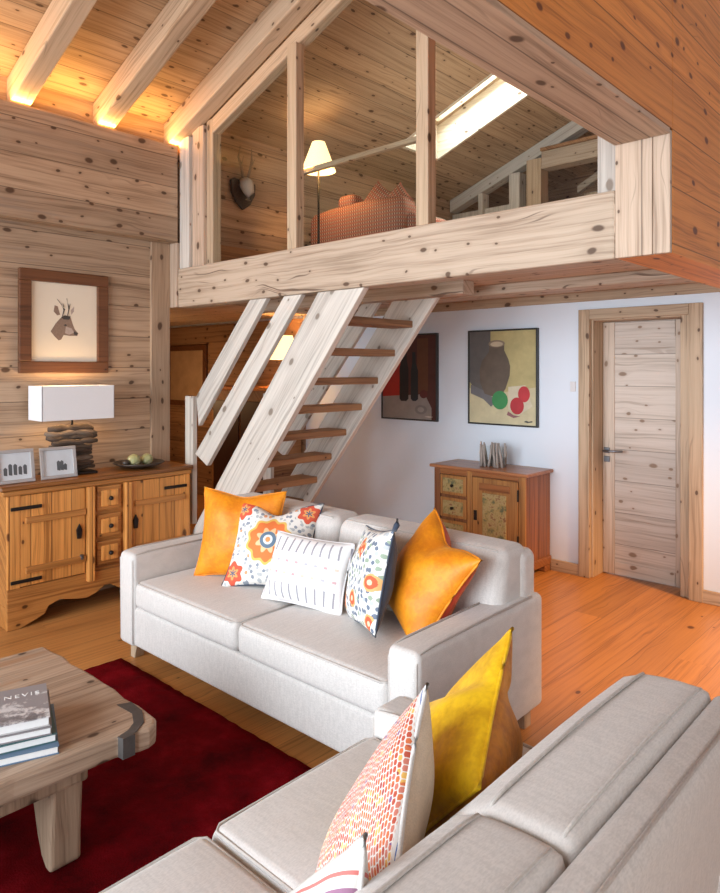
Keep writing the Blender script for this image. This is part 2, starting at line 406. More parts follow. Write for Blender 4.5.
# ------------------------------------------------------------------ room shell
SL = 0.37
def roof(x, off=0.4): return 3.356 + off + SL * (x + 4.363)
struct(box('floor', floor_mat, (-9.2, 3.2, -3.2, 5.6, -0.1, 0), bevel=0))
m = MB().box(-5.0, -4.85, -3.2, 2.96, 0, 2.64)
struct(m.obj('wall_left', wood_wall, bevel=0))
struct(box('trim_1', wood_wall, (-4.99, -4.72, -3.2, 2.972, 2.63, 3.387), bevel=.012), 'thick timber band across the top of the plank wall', 'wall beam')
struct(box('wall_left_eave', wood_ceiling, (-5.0, -4.84, -3.2, 6.9, 3.387, 3.62), bevel=0))
struct(box('trim_2', wood_vert_y, (-4.86, -4.825, 2.80, 2.965, 0, 2.63), bevel=.006))
struct(box('trim_3', wood_vert, (-4.905, -4.735, 2.965, 3.0, 2.122, 2.632), bevel=.006))
m = MB().box(-4.95, -4.735, 3.0, 6.9, 2.2, 3.62); struct(m.obj('wall_loft_left', wood_wall, bevel=0))
struct(box('baseboard_loft', wood_tread, (-4.735, -4.715, 3.02, 6.6, 2.36, 2.665), bevel=.003))
m = MB().prism([(-9.2, 0), (-2.422, 0), (-2.422, 2.098), (-1.513, 2.098), (-1.513, 0), (3.2, 0), (3.2, 4.0), (-.99, 4.0), (-.99, 2.23), (-9.2, 2.23)], 'Y', 5.158, 5.45)
struct(m.obj('wall_back', white_wall, bevel=0))
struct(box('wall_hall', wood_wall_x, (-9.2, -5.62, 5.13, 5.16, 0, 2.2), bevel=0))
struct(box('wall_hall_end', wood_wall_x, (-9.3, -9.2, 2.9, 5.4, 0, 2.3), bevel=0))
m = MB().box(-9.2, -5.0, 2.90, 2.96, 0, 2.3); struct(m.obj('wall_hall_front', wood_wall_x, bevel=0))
struct(box('wall_right', white_wall, (3.2, 3.35, 0.8, 5.5, 0, 4.0), bevel=0))
struct(box('wall_right_upper', white_wall, (3.2, 3.35, -3.2, 0.8, 2.6, 4.0), bevel=0))
# ceiling: one pitched layer of boards with the roof-window opening, and the other pitch past the ridge
m = MB()
def slab(x0, x1, y0, y1): m.prism([(x0, roof(x0)), (x1, roof(x1)), (x1, roof(x1) + .12), (x0, roof(x0) + .12)], 'Y', y0, y1)
slab(-5.1, -4.25, -3.2, 8.2); slab(-3.15, -1.1, -3.2, 8.2); slab(-4.25, -3.15, -3.2, 5.10); slab(-4.25, -3.15, 5.74, 8.2)
m.prism([(-1.1, roof(-1.1)), (3.4, roof(-1.1) - 1.3), (3.4, roof(-1.1) - 1.18), (-1.1, roof(-1.1) + .12)], 'Y', -3.2, 5.5)
struct(m.obj('ceiling', wood_ceiling, bevel=0))
# loft floor with the stair opening
m = MB().box(-9.2, -4.45, 2.98, 5.16, 2.235, 2.36).box(-2.72, -1.237, 2.98, 5.16, 2.235, 2.36).box(-4.45, -2.72, 3.82, 5.16, 2.235, 2.36).box(-9.2, -1.237, 5.16, 7.88, 2.235, 2.36)
struct(m.obj('floor_loft', wood_soffit, bevel=0))
struct(box('trim_4', wood_casing_x, (-5.62, -1.0, 5.11, 5.157, 2.165, 2.235), bevel=.003))
tag(box('ceiling_joist', wood_beam, (-4.9, -1.02, 4.22, 4.46, 2.165, 2.236), bevel=.008), 'wide pale joist under the loft parallel to the white wall', 'joist')
tag(box('stair_trimmer', wood_beam, (-4.9, -2.62, 3.825, 3.96, 2.14, 2.236), bevel=.008), 'timber joist at the top end of the stairs under the loft', 'joist')
# honey-coloured upper wall on the heavy purlin
m = MB().box(-1.235, -1.0, 0.2, 3.003, 2.64, 4.75).box(-1.235, -1.0, 3.003, 7.88, 2.12, 4.75)
struct(m.obj('wall_upper', wood_orange, bevel=.004))
struct(box('trim_5', wood_beam_y, (-1.2355, -1.0005, 0.2, 2.97, 2.615, 2.639), bevel=.002))
m = MB().box(-9.2, -1.0, 7.9, 8.0, 2.3, 4.95); struct(m.obj('wall_loft_back', wood_wall_x, bevel=0))
struct(box('baseboard_back', wood_casing_x, (-2.665, -2.424, 5.135, 5.158, 0, .09), bevel=.004))
struct(box('baseboard_back', wood_casing_x, (-1.513, 3.2, 5.135, 5.158, 0, .09), bevel=.004))

# rafters (grain along the pitch: built in a frame turned to the slope)
def sloped(name, mt, x0, x1, o0, o1, y0, y1, parent=None, bevel=.008):
    a = math.atan(SL); ca, sa = math.cos(a), math.sin(a); px = parent.location if parent else Vector((0, 0, 0))
    pts = [(x - px[0], roof(x, o) - px[2]) for x, o in ((x0, o0), (x1, o0), (x1, o1), (x0, o1))]
    return MB().prism([(ca * x + sa * z, -sa * x + ca * z) for x, z in pts], 'Y', y0 - px[1], y1 - px[1]).obj(name, mt, parent, rot=(0, -a, 0), bevel=bevel)
rl = ['exposed roof rafter over the sideboard, farthest from the loft glazing', 'exposed roof rafter between the two others over the plank wall', 'exposed roof rafter running along the top of the loft glazing']
for (y0, y1), l in zip([(1.74, 1.87), (2.335, 2.467), (2.915, 3.05)], rl):
    x0, x1 = -4.86, -1.24
    o = sloped('rafter', wood_rafter, x0, x1, .2, .398, y0, y1, bevel=.01)
    tag(o, l, 'rafter', 'exposed roof rafters')
# cove led strip
tag(box('light_strip', shade_mat('led_strip', (.9, .8, .6), (1, .6, .22), 1.2), (-4.80, -4.765, -0.6, 2.9, 3.387, 3.3935), bevel=0), 'warm light strip lying along the top of the timber band', 'light strip')

# gallery front
tag(box('gallery_beam', wood_beam, (-4.735, -1.236, 2.977, 3.13, 2.12, 2.424), bevel=.012), 'massive cracked timber beam spanning the front of the loft', 'beam')
gp = thing('gallery_post', 'broad pale timber post where the loft beam ends under the purlin', 'post', (-1.118, 3.05, 2.12))
for a, b in ((-.1175, .045), (.045, .1175)):
    MB().box(a + .001, b - .001, -.076, -.048, 0, .514).obj('board', wood_vert, gp, bevel=.004)
gw = thing('window_1', 'tall glazed screen closing the front of the loft', 'window', (0, 0, 0)); gw['kind'] = 'structure'
mm = MB().box(-4.73, -4.60, 2.99, 3.06, 2.424, roof(-4.66, .2)).obj('jamb', wood_white_v, gw, bevel=.006)
MB().box(-4.60, -4.45, 3.02, 3.12, 2.424, roof(-4.5, .2)).obj('jamb', wood_vert, gw, bevel=.006)
MB().box(-4.45, -4.37, 3.05, 3.13, 2.424, roof(-4.4, .2)).obj('jamb', wood_casing, gw, bevel=.006)
MB().box(-1.34, -1.2365, 3.03, 3.13, 2.424, 3.4).obj('jamb', wood_white_v, gw, bevel=.004)
x0, x1 = -4.45, -1.24
sloped('head', wood_rafter, x0, x1, .08, .198, 3.052, 3.13, gw, .006)
for a, b in ((-3.445, -3.355), (-2.362, -2.277)):
    MB().box(a, b, 2.99, 3.062, 2.424, roof(a, .08)).obj('mullion', wood_casing, gw, bevel=.006)
for a, b in ((-4.37, -3.445), (-3.345, -2.362), (-2.272, -1.34)):
    MB().prism([(a, 2.424), (b, 2.424), (b, roof(b, .08)), (a, roof(a, .08))], 'Y', 3.064, 3.07).obj('pane', glass, gw)

# roof window over the loft
sk = thing('window_2', 'bright roof window set in the sloping loft ceiling', 'window'); sk['kind'] = 'structure'
white_board = wood('pale_reveal', (.80, .70, .56), (.66, .55, .42), 'XZ', .9, seam=False, knots=.5)
def shaft(x0, x1, y0, y1, h0, h1):
    return MB().prism([(x0, roof(x0) + h0), (x1, roof(x1) + h0), (x1, roof(x1) + h1), (x0, roof(x0) + h1)], 'Y', y0, y1)
shaft(-4.245, -3.155, 5.71, 5.738, -.01, .42).obj('reveal', white_board, sk)
shaft(-4.245, -3.155, 5.102, 5.125, -.01, .42).obj('reveal', white_board, sk)
shaft(-4.248, -4.22, 5.126, 5.709, -.01, .42).obj('reveal', white_board, sk)
shaft(-3.18, -3.152, 5.126, 5.709, -.01, .42).obj('reveal', white_board, sk)
fr_ = MB()
for a in ((-4.22, -3.18, 5.126, 5.16), (-4.22, -3.18, 5.66, 5.709), (-4.22, -4.17, 5.16, 5.66), (-3.23, -3.18, 5.16, 5.66)):
    x0, x1, y0, y1 = a; fr_.prism([(x0, roof(x0) + .33), (x1, roof(x1) + .33), (x1, roof(x1) + .42), (x0, roof(x0) + .42)], 'Y', y0, y1)
fr_.obj('sash', wood_casing_x, sk)
shaft(-4.18, -3.22, 5.16, 5.68, .37, .378).obj('pane', glass, sk)

# door
dr = thing('door_1', 'pale knotty plank door in a timber casing in the white wall', 'door', (-1.968, 5.158, 0)); dr['kind'] = 'structure'
X0 = -1.968
def dbox(n, mt, x0, x1, y0, y1, z0, z1, par=dr, bevel=.004): return MB().box(x0 - X0, x1 - X0, y0 - 5.158, y1 - 5.158, z0, z1).obj(n, mt, par, bevel=bevel)
dbox('casing', wood_casing, -2.424, -2.335, 5.13, 5.175, 0, 2.10); dbox('casing', wood_casing, -1.602, -1.511, 5.13, 5.175, 0, 2.10)
dbox('casing', wood_casing_x, -2.334, -1.603, 5.13, 5.175, 2.022, 2.10)
dbox('jamb', wood_casing, -2.42, -2.322, 5.176, 5.45, 0, 2.09); dbox('jamb', wood_casing, -1.672, -1.52, 5.176, 5.45, 0, 2.09)
dbox('jamb', wood_casing_x, -2.322, -1.672, 5.176, 5.45, 2.01, 2.09)
lf = dbox('leaf', wood_door, -2.32, -1.674, 5.362, 5.40, .008, 2.006)
for a, b, z0, z1, mt in ((-2.32, -2.225, .008, 2.006, wood_door_v), (-1.765, -1.674, .008, 2.006, wood_door_v), (-2.225, -1.765, 1.88, 2.006, wood_door), (-2.225, -1.765, .008, .11, wood_door)):
    MB().box(a - X0 + .001, b - X0 - .001, .194, .206, z0, z1).obj('stile' if mt is wood_door_v else 'rail', mt, lf, bevel=.004)
hd = MB().box(-2.308 - X0, -2.262 - X0, .182, .194, .965, 1.01).obj('handle', steel, lf, bevel=.003)
MB().tube([(-2.288 - X0, .19, .987), (-2.288 - X0, .13, .987), (-2.28 - X0, .125, .987), (-2.135 - X0, .125, .992)], .009).obj('lever', steel, hd, smooth=True)
MB().box(-2.308 - X0, -2.262 - X0, .182, .194, .895, .94).obj('lock_plate', steel, lf, bevel=.003)
sw = tag(box('light_switch', plain('switch_plastic', (.74, .73, .74), .4), (-2.50, -2.455, 5.146, 5.158, 1.455, 1.535), bevel=.003), 'small white light switch on the white wall beside the door', 'light switch')

# ------------------------------------------------------------------ staircase
st = thing('staircase', 'open steep timber staircase with bleached boards rising to the loft', 'staircase', (-4.5, 3.37, 0))
SX, SY = -4.5, 3.37
ss = 1.235
def strg(y0, y1, dx=0):
    zt, zb = 2.118, 0.0
    xr = -2.775 + dx; xl = xr - .39
    pts = [(xl - SX + (2.118 - 2.09) / ss, zt), (xr - SX + (2.118 - 2.085) / ss, zt), (xr - SX - 2.085 / ss, zb), (xl - SX - 2.09 / ss, zb)]
    ang = math.atan(ss); ca, sa = math.cos(-ang), math.sin(-ang)      # local frame with x along the board
    loc = [(ca * x - sa * z, sa * x + ca * z) for x, z in pts]
    return MB().prism(loc, 'Y', y0 - SY, y1 - SY), (0, -ang, 0)
g, rt = strg(2.985, 3.035); g.obj('stringer', wood_white, st, rot=rt, bevel=.005)
g, rt = strg(3.745, 3.79, -.03); g.obj('stringer', wood_white, st, rot=rt, bevel=.005)
for k in range(10):
    zt = 1.97 - .198 * k; xr = -2.985 - .1605 * k
    MB().box(xr - .20 - SX, xr - SX, 3.03 - SY, 3.75 - SY, zt - .048, zt).obj('tread', wood_tread, st, bevel=.006)
def board(name, c4, y0, y1, mt):
    (xa, za), (xb, zb) = c4[0], c4[1]; ang = math.atan2(zb - za, xb - xa); ca, sa = math.cos(-ang), math.sin(-ang)
    loc = [(ca * (x - SX) - sa * z, sa * (x - SX) + ca * z) for x, z in c4]
    return MB().prism(loc, 'Y', y0 - SY, y1 - SY).obj(name, mt, st, rot=(0, -ang, 0), bevel=.004)
for y0, y1 in ((2.99, 3.03), (3.75, 3.785)):
    board('handrail', [(-4.50, 1.425), (-3.84, 2.118), (-3.655, 2.118), (-4.47, 1.20)], y0, y1, wood_white)
    board('guard_board', [(-4.515, .985), (-3.475, 2.118), (-3.30, 2.118), (-4.36, .905)], y0, y1, wood_white)
for y0, y1 in ((2.978, 3.02), (3.75, 3.79)):
    MB().box(-4.635 - SX, -4.53 - SX, y0 - SY, y1 - SY, .44, 1.425).obj('newel', wood_white_v, st, bevel=.005)

# hall furniture behind the stairs
hc = thing('hall_cabinet', 'dark wooden hall cabinet seen between the stair boards', 'cabinet', (-6.2, 4.9, 0))
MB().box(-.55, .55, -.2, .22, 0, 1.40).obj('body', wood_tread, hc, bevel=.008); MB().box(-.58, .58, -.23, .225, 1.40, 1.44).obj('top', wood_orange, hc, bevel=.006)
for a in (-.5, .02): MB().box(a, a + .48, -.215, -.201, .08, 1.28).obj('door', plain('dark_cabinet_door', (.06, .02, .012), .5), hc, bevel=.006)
tl = thing('table_lamp', 'small lit lamp with dark stem on the hall cabinet behind the stairs', 'lamp', (-5.70, 4.9, 1.44))
MB().lathe([(.07, 0), (.06, .02), (.02, .05), (.03, .12), (.045, .18), (.02, .24), (.015, .32)], 14).obj('base', iron, tl, smooth=True)
MB().lathe([(.17, .30), (.10, .56)], 24, cap=False).obj('lamp_shade', shade_glow, tl, smooth=True)
l_ = lamp('lamp_light', 'POINT', (-5.70, 4.9, 1.86), 16, (1.0, .55, .2), radius=.05)
hp = thing('hall_picture', 'large brown framed picture on the hall wall behind the newel', 'picture', (-7.9, 5.128, 1.15))
MB().box(-.45, .45, -.03, 0, 0, .80).obj('frame', frame_wood, hp, bevel=.006)
MB().box(-.38, .38, -.036, -.03, .07, .73).obj('print', plain('sepia_print', (.42, .28, .17), .5, vary=.35, scale=6), hp)

# ------------------------------------------------------------------ loft contents
gr = thing('guard_rail', 'slim wooden guard rail with glass round the stair opening', 'railing', (-3.7, 3.86, 2.36))
MB().box(-.64, .78, -.02, .025, .895, .935).obj('top_rail', wood_casing_x, gr, bevel=.006)
MB().box(-.68, -.62, -.03, .03, 0, .945).obj('post', wood_casing, gr, bevel=.006); MB().box(.76, .81, -.03, .03, 0, .945).obj('post', wood_casing, gr, bevel=.006)
MB().box(-.62, .76, -.004, .004, .05, .89).obj('pane', glass, gr)
ls = thing('loft_sofa', 'plaid red-brown sofa up in the loft behind the guard rail', 'sofa', (-4.03, 4.35, 2.36))
MB().rbox(-.55, .55, -.12, .10, .05, .66, .07, (0, .03, .05)).obj('backrest', weave_m, ls, smooth=True)
MB().rbox(-.55, .55, .10, .75, .05, .40, .06).obj('seat', weave_m, ls, smooth=True)
for a in (-.61, .47): MB().rbox(a, a + .14, -.05, .75, .03, .55, .06).obj('arm', weave_m, ls, smooth=True)
for a in (-.5, .5):
    for b in (-.05, .68): MB().box(a - .02, a + .02, b - .02, b + .02, 0, .06).obj('leg', wood_tread, ls)

def pillow_mesh(w_, h_, t_, sides, n=22, pinch=.10, dent=0.0, seed=1, crease=0, fr=1.0):
    """sides: -1 front, +1 back, 0 both; edges drawn in between the corners; dent presses the top middle in"""
    rnd = random.Random(seed); ph = [rnd.uniform(0, 6) for _ in range(6)]
    bm = bmesh.new()
    def P(u, v, sd):
        cu, cv = 1 - pinch * (1 - v * v) ** 1.0 * abs(u) ** 3 * .9, 1 - pinch * (1 - u * u) ** 1.0 * abs(v) ** 3 * .9
        x, z = u * w_ / 2 * cu, v * h_ / 2 * cv
        th = ((1 - u * u) * (1 - v * v)) ** .5 * t_ / 2
        th *= 1 + .10 * math.sin(3 * u + ph[0] + 2 * v) + .07 * math.sin(7 * v + ph[1] - 3 * u)
        if dent:
            g_ = math.exp(-(u / .38) ** 2) * max(0, v) ** 1.3; z -= dent * h_ * g_; th *= 1 - .45 * math.exp(-(u / .22) ** 2) * max(0, v)
        if crease:
            s_ = v + .42 * u - .58
            th *= 1.1 - .45 * math.exp(-(s_ / .10) ** 2) - .5 / (1 + math.exp(-s_ / .05))
        return (x, sd * th * (fr if sd < 0 else 1), z)
    ss_ = [-1, 1] if sides == 0 else [sides]; cache = {}
    for sd in ss_:
        G = []
        for i in range(n + 1):
            row = []
            for j in range(n + 1):
                u, v = math.sin((i / n - .5) * PI), math.sin((j / n - .5) * PI)
                edge = i in (0, n) or j in (0, n); k = (i, j, 0 if edge else sd)
                if k not in cache: cache[k] = bm.verts.new(P(u, v, sd))
                row.append(cache[k])
            G.append(row)
        for i in range(n):
            for j in range(n): bm.faces.new((G[i][j], G[i + 1][j], G[i + 1][j + 1], G[i][j + 1]))
    mb = MB(); mb.bm.free(); mb.bm = bm; return mb, P
def pillow(name, label, loc, yaw, tilt, roll, w_, h_, t_, front, back, piping, dent=0.0, seed=1, group=None, pinch=.10, tassel=None, crease=0, fr=1.0):
    M_ = Matrix.Rotation(yaw, 4, 'Z') @ Matrix.Rotation(tilt, 4, 'X') @ Matrix.Rotation(roll, 4, 'Y')
    t = thing(name, label, 'cushion', loc, M_.to_euler(), group)
    f, P = pillow_mesh(w_, h_, t_, -1, dent=dent, seed=seed, pinch=pinch, crease=crease, fr=fr); f.obj('front_cover', front, t, smooth=True, sub=1)
    b, _ = pillow_mesh(w_, h_, t_, 1, dent=dent, seed=seed, pinch=pinch, crease=crease, fr=fr); b.obj('back_cover', back, t, smooth=True, sub=1)
    if piping:
        N = 16; s_ = [-1 + 2 * i / N for i in range(N + 1)]
        loop = [(a, -1) for a in s_] + [(1, a) for a in s_[1:]] + [(a, 1) for a in s_[::-1][1:]] + [(-1, a) for a in s_[::-1][1:]]
        MB().tube([P(u, v, 0) for u, v in loop], .005, 6).obj('piping', piping, t, smooth=True)
    if tassel:
        MB().tube([P(1, 1, 0), (w_ / 2 + .02, 0, h_ / 2 + .025), (w_ / 2 + .012, 0, h_ / 2 + .05)], [.012, .014, .006], 6).obj('corner_tie', tassel, t, smooth=True)
    return t
for x, z, y, l, rl_ in ((-3.86, 3.07, 4.36, 'pointed red-brown cushion beside the lamp end of the loft sofa', 38), (-3.66, 3.02, 4.38, 'pointed red-brown cushion at the far end of the loft sofa', 48)):
    pillow('cushion', l, (x, y, z), 0, R(-12), R(rl_), .26, .26, .12, weave_m, weave_m, None, group='cushions on the loft sofa')
rb = thing('rolled_blanket', 'rolled orange-brown blanket on the back of the loft sofa', 'blanket', (-4.15, 4.33, 3.075)); MB().rbox(-.10, .10, -.07, .09, -.06, .075, .05).obj('roll', weave_m, rb, smooth=True)
fl = thing('floor_lamp', 'lit floor lamp with a cone shade standing in the loft', 'lamp', (-4.16, 3.96, 2.36))
MB().lathe([(.12, 0), (.12, .015), (.02, .03)], 20).obj('base', iron, fl, smooth=True); MB().tube([(0, 0, .02), (0, 0, 1.0)], .009).obj('pole', iron, fl, smooth=True)
MB().lathe([(.145, .93), (.055, 1.17)], 24, cap=False).obj('lamp_shade', shade_glow, fl, smooth=True)
lamp('loft_lamp_light', 'POINT', (-4.16, 3.96, 3.40), 7, (1, .6, .27), radius=.04)
# roe deer trophy
tp = thing('deer_trophy', 'antlered skull on a dark shield hung on the loft plank wall', 'trophy', (-4.735, 3.60, 3.155), (0, 0, 0))
sh = [(-.13, .075), (-.09, .095), (-.03, .085), (0, .11), (.03, .085), (.09, .095), (.13, .075), (.125, -.02), (.075, -.11), (0, -.165), (-.075, -.11), (-.125, -.02)]
MB().prism(sh, 'X', .002, .03).obj('shield', plain('dark_shield', (.035, .015, .01), .45), tp, bevel=.008)
bone = plain('bone', (.70, .63, .56), .6)
MB().tube([(.03, 0, .08), (.075, 0, .04), (.10, .0, -.03), (.09, 0, -.09)], [.045, .062, .046, .024], 10).obj('skull', bone, tp, smooth=True)
for s_ in (-1, 1):
    MB().tube([(.05, .02 * s_, .09), (.06, .045 * s_, .18), (.05, .07 * s_, .27), (.06, .06 * s_, .36)], [.013, .012, .010, .004], 7).tube([(.06, .05 * s_, .2), (.11, .06 * s_, .27)], [.007, .002], 6).obj('antler', plain('antler_horn', (.30, .23, .17), .7), tp, smooth=True)
# truss and boarding at the end of the loft
tr = thing('roof_truss', 'bleached timber truss with open bays closing the end of the loft', 'truss', (-3.7, 6.62, 2.36))
def tb(n, x0, x1, z0, z1, mt, y0=0, y1=.14): MB().box(x0 + 3.7, x1 + 3.7, y0, y1, z0 - 2.36, z1 - 2.36).obj(n, mt, tr, bevel=.006)
sloped('rafter', wood_white, -4.72, -1.24, .25, .395, 6.62, 6.76, tr, .006)
tb('post', -4.33, -4.27, 2.36, roof(-4.3, .25), wood_white_v); tb('post', -3.93, -3.80, 2.36, roof(-3.9, .25), wood_white_v); tb('post', -3.70, -3.53, 2.36, roof(-3.65, .25), wood_casing, -.03)
tb('tie_beam', -3.53, -1.24, 3.75, 3.93, wood_beam, -.02); tb('tie_beam', -3.53, -1.24, 3.93, 3.965, wood_tread, -.05)
tb('post', -3.30, -3.12, 2.36, 3.55, wood_casing, .5, .6); tb('panel', -4.72, -3.93, 2.36, 3.46, wood_white_v, .05, .1); tb('panel', -3.12, -2.6, 2.36, 3.47, wood_white_v, .6, .64)
MB().prism([(.3, 1.30), (1.3, 1.80), (1.3, 1.72), (.3, 1.22)], 'Y', .55, .62).obj('brace', wood_beam, tr, bevel=.004)
cb = tag(MB().rbox(-4.62, -4.30, 5.6, 6.0, 2.36, 3.24, .04).obj('linen_chest', cream, smooth=True), 'cream upholstered block at the end of the loft sofa', 'pouf')

# ------------------------------------------------------------------ deer print over the sideboard
dp = thing('framed_deer_print', 'roe deer head print in a brown wooden frame above the lamp', 'picture', (-4.85, 2.128, 1.605))
Y0_, Z0_ = 2.128, 1.605
fx = MB()
w2, hh, b_ = .316, .715, .082
for a in ((-w2, w2, 0, b_), (-w2, w2, hh - b_, hh)): MB().box(.001, .035, a[0], a[1], a[2], a[3]).obj('frame_rail', frame_wood, dp, bevel=.006)
for a in ((-w2, -w2 + b_), (w2 - b_, w2)): MB().box(.001, .035, a[0], a[1], b_, hh - b_).obj('frame_stile', frame_wood, dp, bevel=.006)
MB().box(.001, .012, -w2 + b_, w2 - b_, b_, hh - b_).obj('sheet', plain('old_paper', (.74, .66, .54), .7, vary=.05, scale=5), dp)
def flat(pts, n, mt, x=.0122): MB().prism([(p[0] - Y0_, p[1] - Z0_) for p in pts], 'X', x, x + .0008).obj(n, mt, dp)
fur = plain('deer_fur_ink', (.24, .165, .125), .8, vary=.3, scale=60); inkd = plain('dark_ink', (.06, .05, .045), .8); inkl = plain('pale_fur_ink', (.42, .34, .30), .8, vary=.2, scale=60)
flat([(2.0288, 1.8965), (2.0637, 1.9544), (2.0954, 1.9914), (2.1203, 2.0034), (2.1707, 1.9991), (2.1852, 1.9532), (2.1998, 1.9179), (2.2254, 1.8901), (2.2181, 1.8717), (2.1634, 1.8698), (2.1203, 1.8753), (2.1025, 1.8427), (2.0848, 1.8351), (2.0567, 1.8624)], 'deer_head', fur)
flat([(2.0567, 2.0809), (2.0497, 2.0382), (2.0743, 2.0114), (2.0954, 2.0162), (2.0778, 2.0753)], 'deer_ear', fur)
flat([(2.1961, 2.0833), (2.1707, 2.0529), (2.1743, 2.0208), (2.1925, 2.0435)], 'deer_ear', inkl)
flat([(2.135, 1.935), (2.175, 1.925), (2.195, 1.895), (2.16, 1.878), (2.13, 1.888)], 'deer_cheek', inkl, .0131)
flat([(2.19, 1.905), (2.222, 1.892), (2.215, 1.875), (2.195, 1.88)], 'deer_muzzle', inkd, .0131)
flat([(2.118, 1.945), (2.135, 1.953), (2.145, 1.942), (2.13, 1.937)], 'deer_eye', inkd, .0131)
flat([(2.1, 2.0), (2.13, 2.015), (2.17, 2.008), (2.16, 1.985), (2.12, 1.985)], 'deer_brow', inkd, .0131)
for pts in ([(2.1096, 2.0064), (2.1239, 2.057), (2.1061, 2.0843), (2.0743, 2.1245)], [(2.1454, 2.0084), (2.1576, 2.0664), (2.1418, 2.1367)], [(2.1576, 2.0664), (2.166, 2.10)], [(2.1203, 2.071), (2.1146, 2.095)]):
    MB().tube([(.0126, p[0] - Y0_, p[1] - Z0_) for p in pts], [.008 - .0045 * i / (len(pts) - 1) for i in range(len(pts))], 6, squash=.12).obj('deer_antler', inkd, dp)

# ------------------------------------------------------------------ sideboard (front faces +X)
SBX, SBY = -4.5, 2.285
sb = thing('sideboard', 'long antique pine sideboard with iron hinges under the deer print', 'sideboard', (-4.68, SBY, 0))
def sx(n, mt, x0, x1, y0, y1, z0, z1, par=sb, bevel=.005): return MB().box(x0 + 4.68, x1 + 4.68, y0 - SBY, y1 - SBY, z0, z1).obj(n, mt, par, bevel=bevel)
sx('top', pine_top, -4.845, -4.475, 1.575, 2.955, .872, .905, bevel=.01)
sx('top_moulding', pine, -4.84, -4.488, 1.59, 2.945, .84, .872, bevel=.008)
sx('carcass', pine, -4.84, -4.52, 1.625, 2.935, .14, .842)
skirt = [(1.62, .0), (1.70, .0), (1.80, .035), (1.85, .055), (1.875, .10), (1.95, .125), (2.06, .10), (2.13, .09), (2.20, .11), (2.25, .145), (2.30, .145), (2.37, .10), (2.45, .09), (2.60, .125), (2.68, .10), (2.70, .05), (2.78, .03), (2.86, 0), (2.94, 0), (2.94, .255), (1.62, .255)]
MB().prism([(a - SBY, z) for a, z in skirt], 'X', .145, .18).obj('skirt', pine, sb, bevel=.004)
for y0, y1 in ((1.625, 1.66), (2.90, 2.935)): sx('side_foot', pine, -4.84, -4.535, y0, y1, 0, .14)
sx('frame_post', pine_v, -4.52, -4.5, 1.62, 1.70, .255, .84); sx('frame_post', pine_v, -4.52, -4.5, 2.885, 2.94, .255, .84)
for y0, y1 in ((2.125, 2.175), (2.395, 2.445)): sx('pilaster', pine_v, -4.52, -4.468, y0, y1, .20, .84, bevel=.008)
for y0, y1 in ((1.70, 2.12), (2.45, 2.885)):
    d = sx('door', pine_v, -4.52, -4.502, y0, y1, .26, .835)
    for z0, z1 in ((.655, .695), (.34, .38)): MB().box(.17, .196, y0 - SBY + .03, y1 - SBY, z0, z1).obj('ledge', pine, d, bevel=.004)
    for z in (.745, .285):
        ya, yb = (y0 - .06, y0 + .13) if y0 < 2 else (y1 - .17, y1 + .02)
        MB().box(.178, .190, ya - SBY, yb - SBY, z, z + .022).obj('hinge', iron, d, bevel=.003)
    yk = y1 - .045 if y0 < 2 else y0 + .035
    MB().prism([(yk - SBY - .014, .50), (yk - SBY + .014, .50), (yk - SBY + .02, .56), (yk - SBY, .60), (yk - SBY - .02, .56)], 'X', .178, .192).obj('lock_plate', iron, d, bevel=.003)
MB().lathe([(.012, 0), (.014, .03)], 8).obj('latch_bar', steel, sb, loc=(.19, 2.09 - SBY, .36))
for z0, z1 in ((.66, .83), (.475, .635), (.29, .45)):
    d = sx('drawer', pine, -4.52, -4.495, 2.20, 2.375, z0, z1, bevel=.008)
    MB().box(.18, .198, 2.225 - SBY, 2.35 - SBY, z0 + .028, z1 - .028).obj('panel', pine_v, d, bevel=.012)
    MB().lathe([(.008, 0), (.016, .012), (.014, .024), (.004, .03)], 12).obj('knob', iron, d, loc=(.196, 2.287 - SBY, (z0 + z1) / 2), rot=(0, R(90), 0), smooth=True)

# lamp on the sideboard
lp = thing('table_lamp', 'driftwood table lamp with white rectangular shade on the sideboard', 'lamp', (-4.68, 2.11, .905))
bark = wood('driftwood', (.10, .068, .048), (.03, .02, .015), 'YZ', .9, seam=False, knots=.3, bump=.6, rough=.85)
bark2 = wood('driftwood_pale', (.21, .155, .115), (.065, .045, .033), 'YZ', .9, seam=False, knots=.3, bump=.6, rough=.85)
MB().box(-.07, .07, -.15, .15, 0, .02).obj('foot', iron, lp, bevel=.004)
z = .03; k = 0
while z < .34:
    r_ = random.uniform(.019, .03); y0, y1 = -.15 - random.uniform(0, .045), .14 + random.uniform(0, .04); xx = random.uniform(-.02, .03); n_ = 7
    MB().tube([(xx + random.uniform(-.012, .012), y0 + (y1 - y0) * i / n_, z + r_ * .6 + random.uniform(-.009, .009)) for i in range(n_ + 1)], [r_ * .55] + [r_ * random.uniform(.75, 1.15) for _ in range(n_ - 1)] + [r_ * .5], 8).obj('driftwood_piece', bark2 if k % 3 == 2 else bark, lp, smooth=True)
    z += r_ * 1.35; k += 1
MB().tube([(0, 0, .3), (0, 0, .50)], .008).obj('stem', iron, lp, smooth=True)
sm = MB()
for a in ((-.112, -.108, -.25, .25), (.108, .112, -.25, .25), (-.112, .112, -.25, -.246), (-.112, .112, .246, .25)): sm.box(a[0], a[1], a[2], a[3], .385, .615)
sm.obj('lamp_shade', shade_white, lp)
lamp('sideboard_lamp_light', 'POINT', (-4.68, 2.11, 1.43), 4, (1, .62, .27), radius=.03)

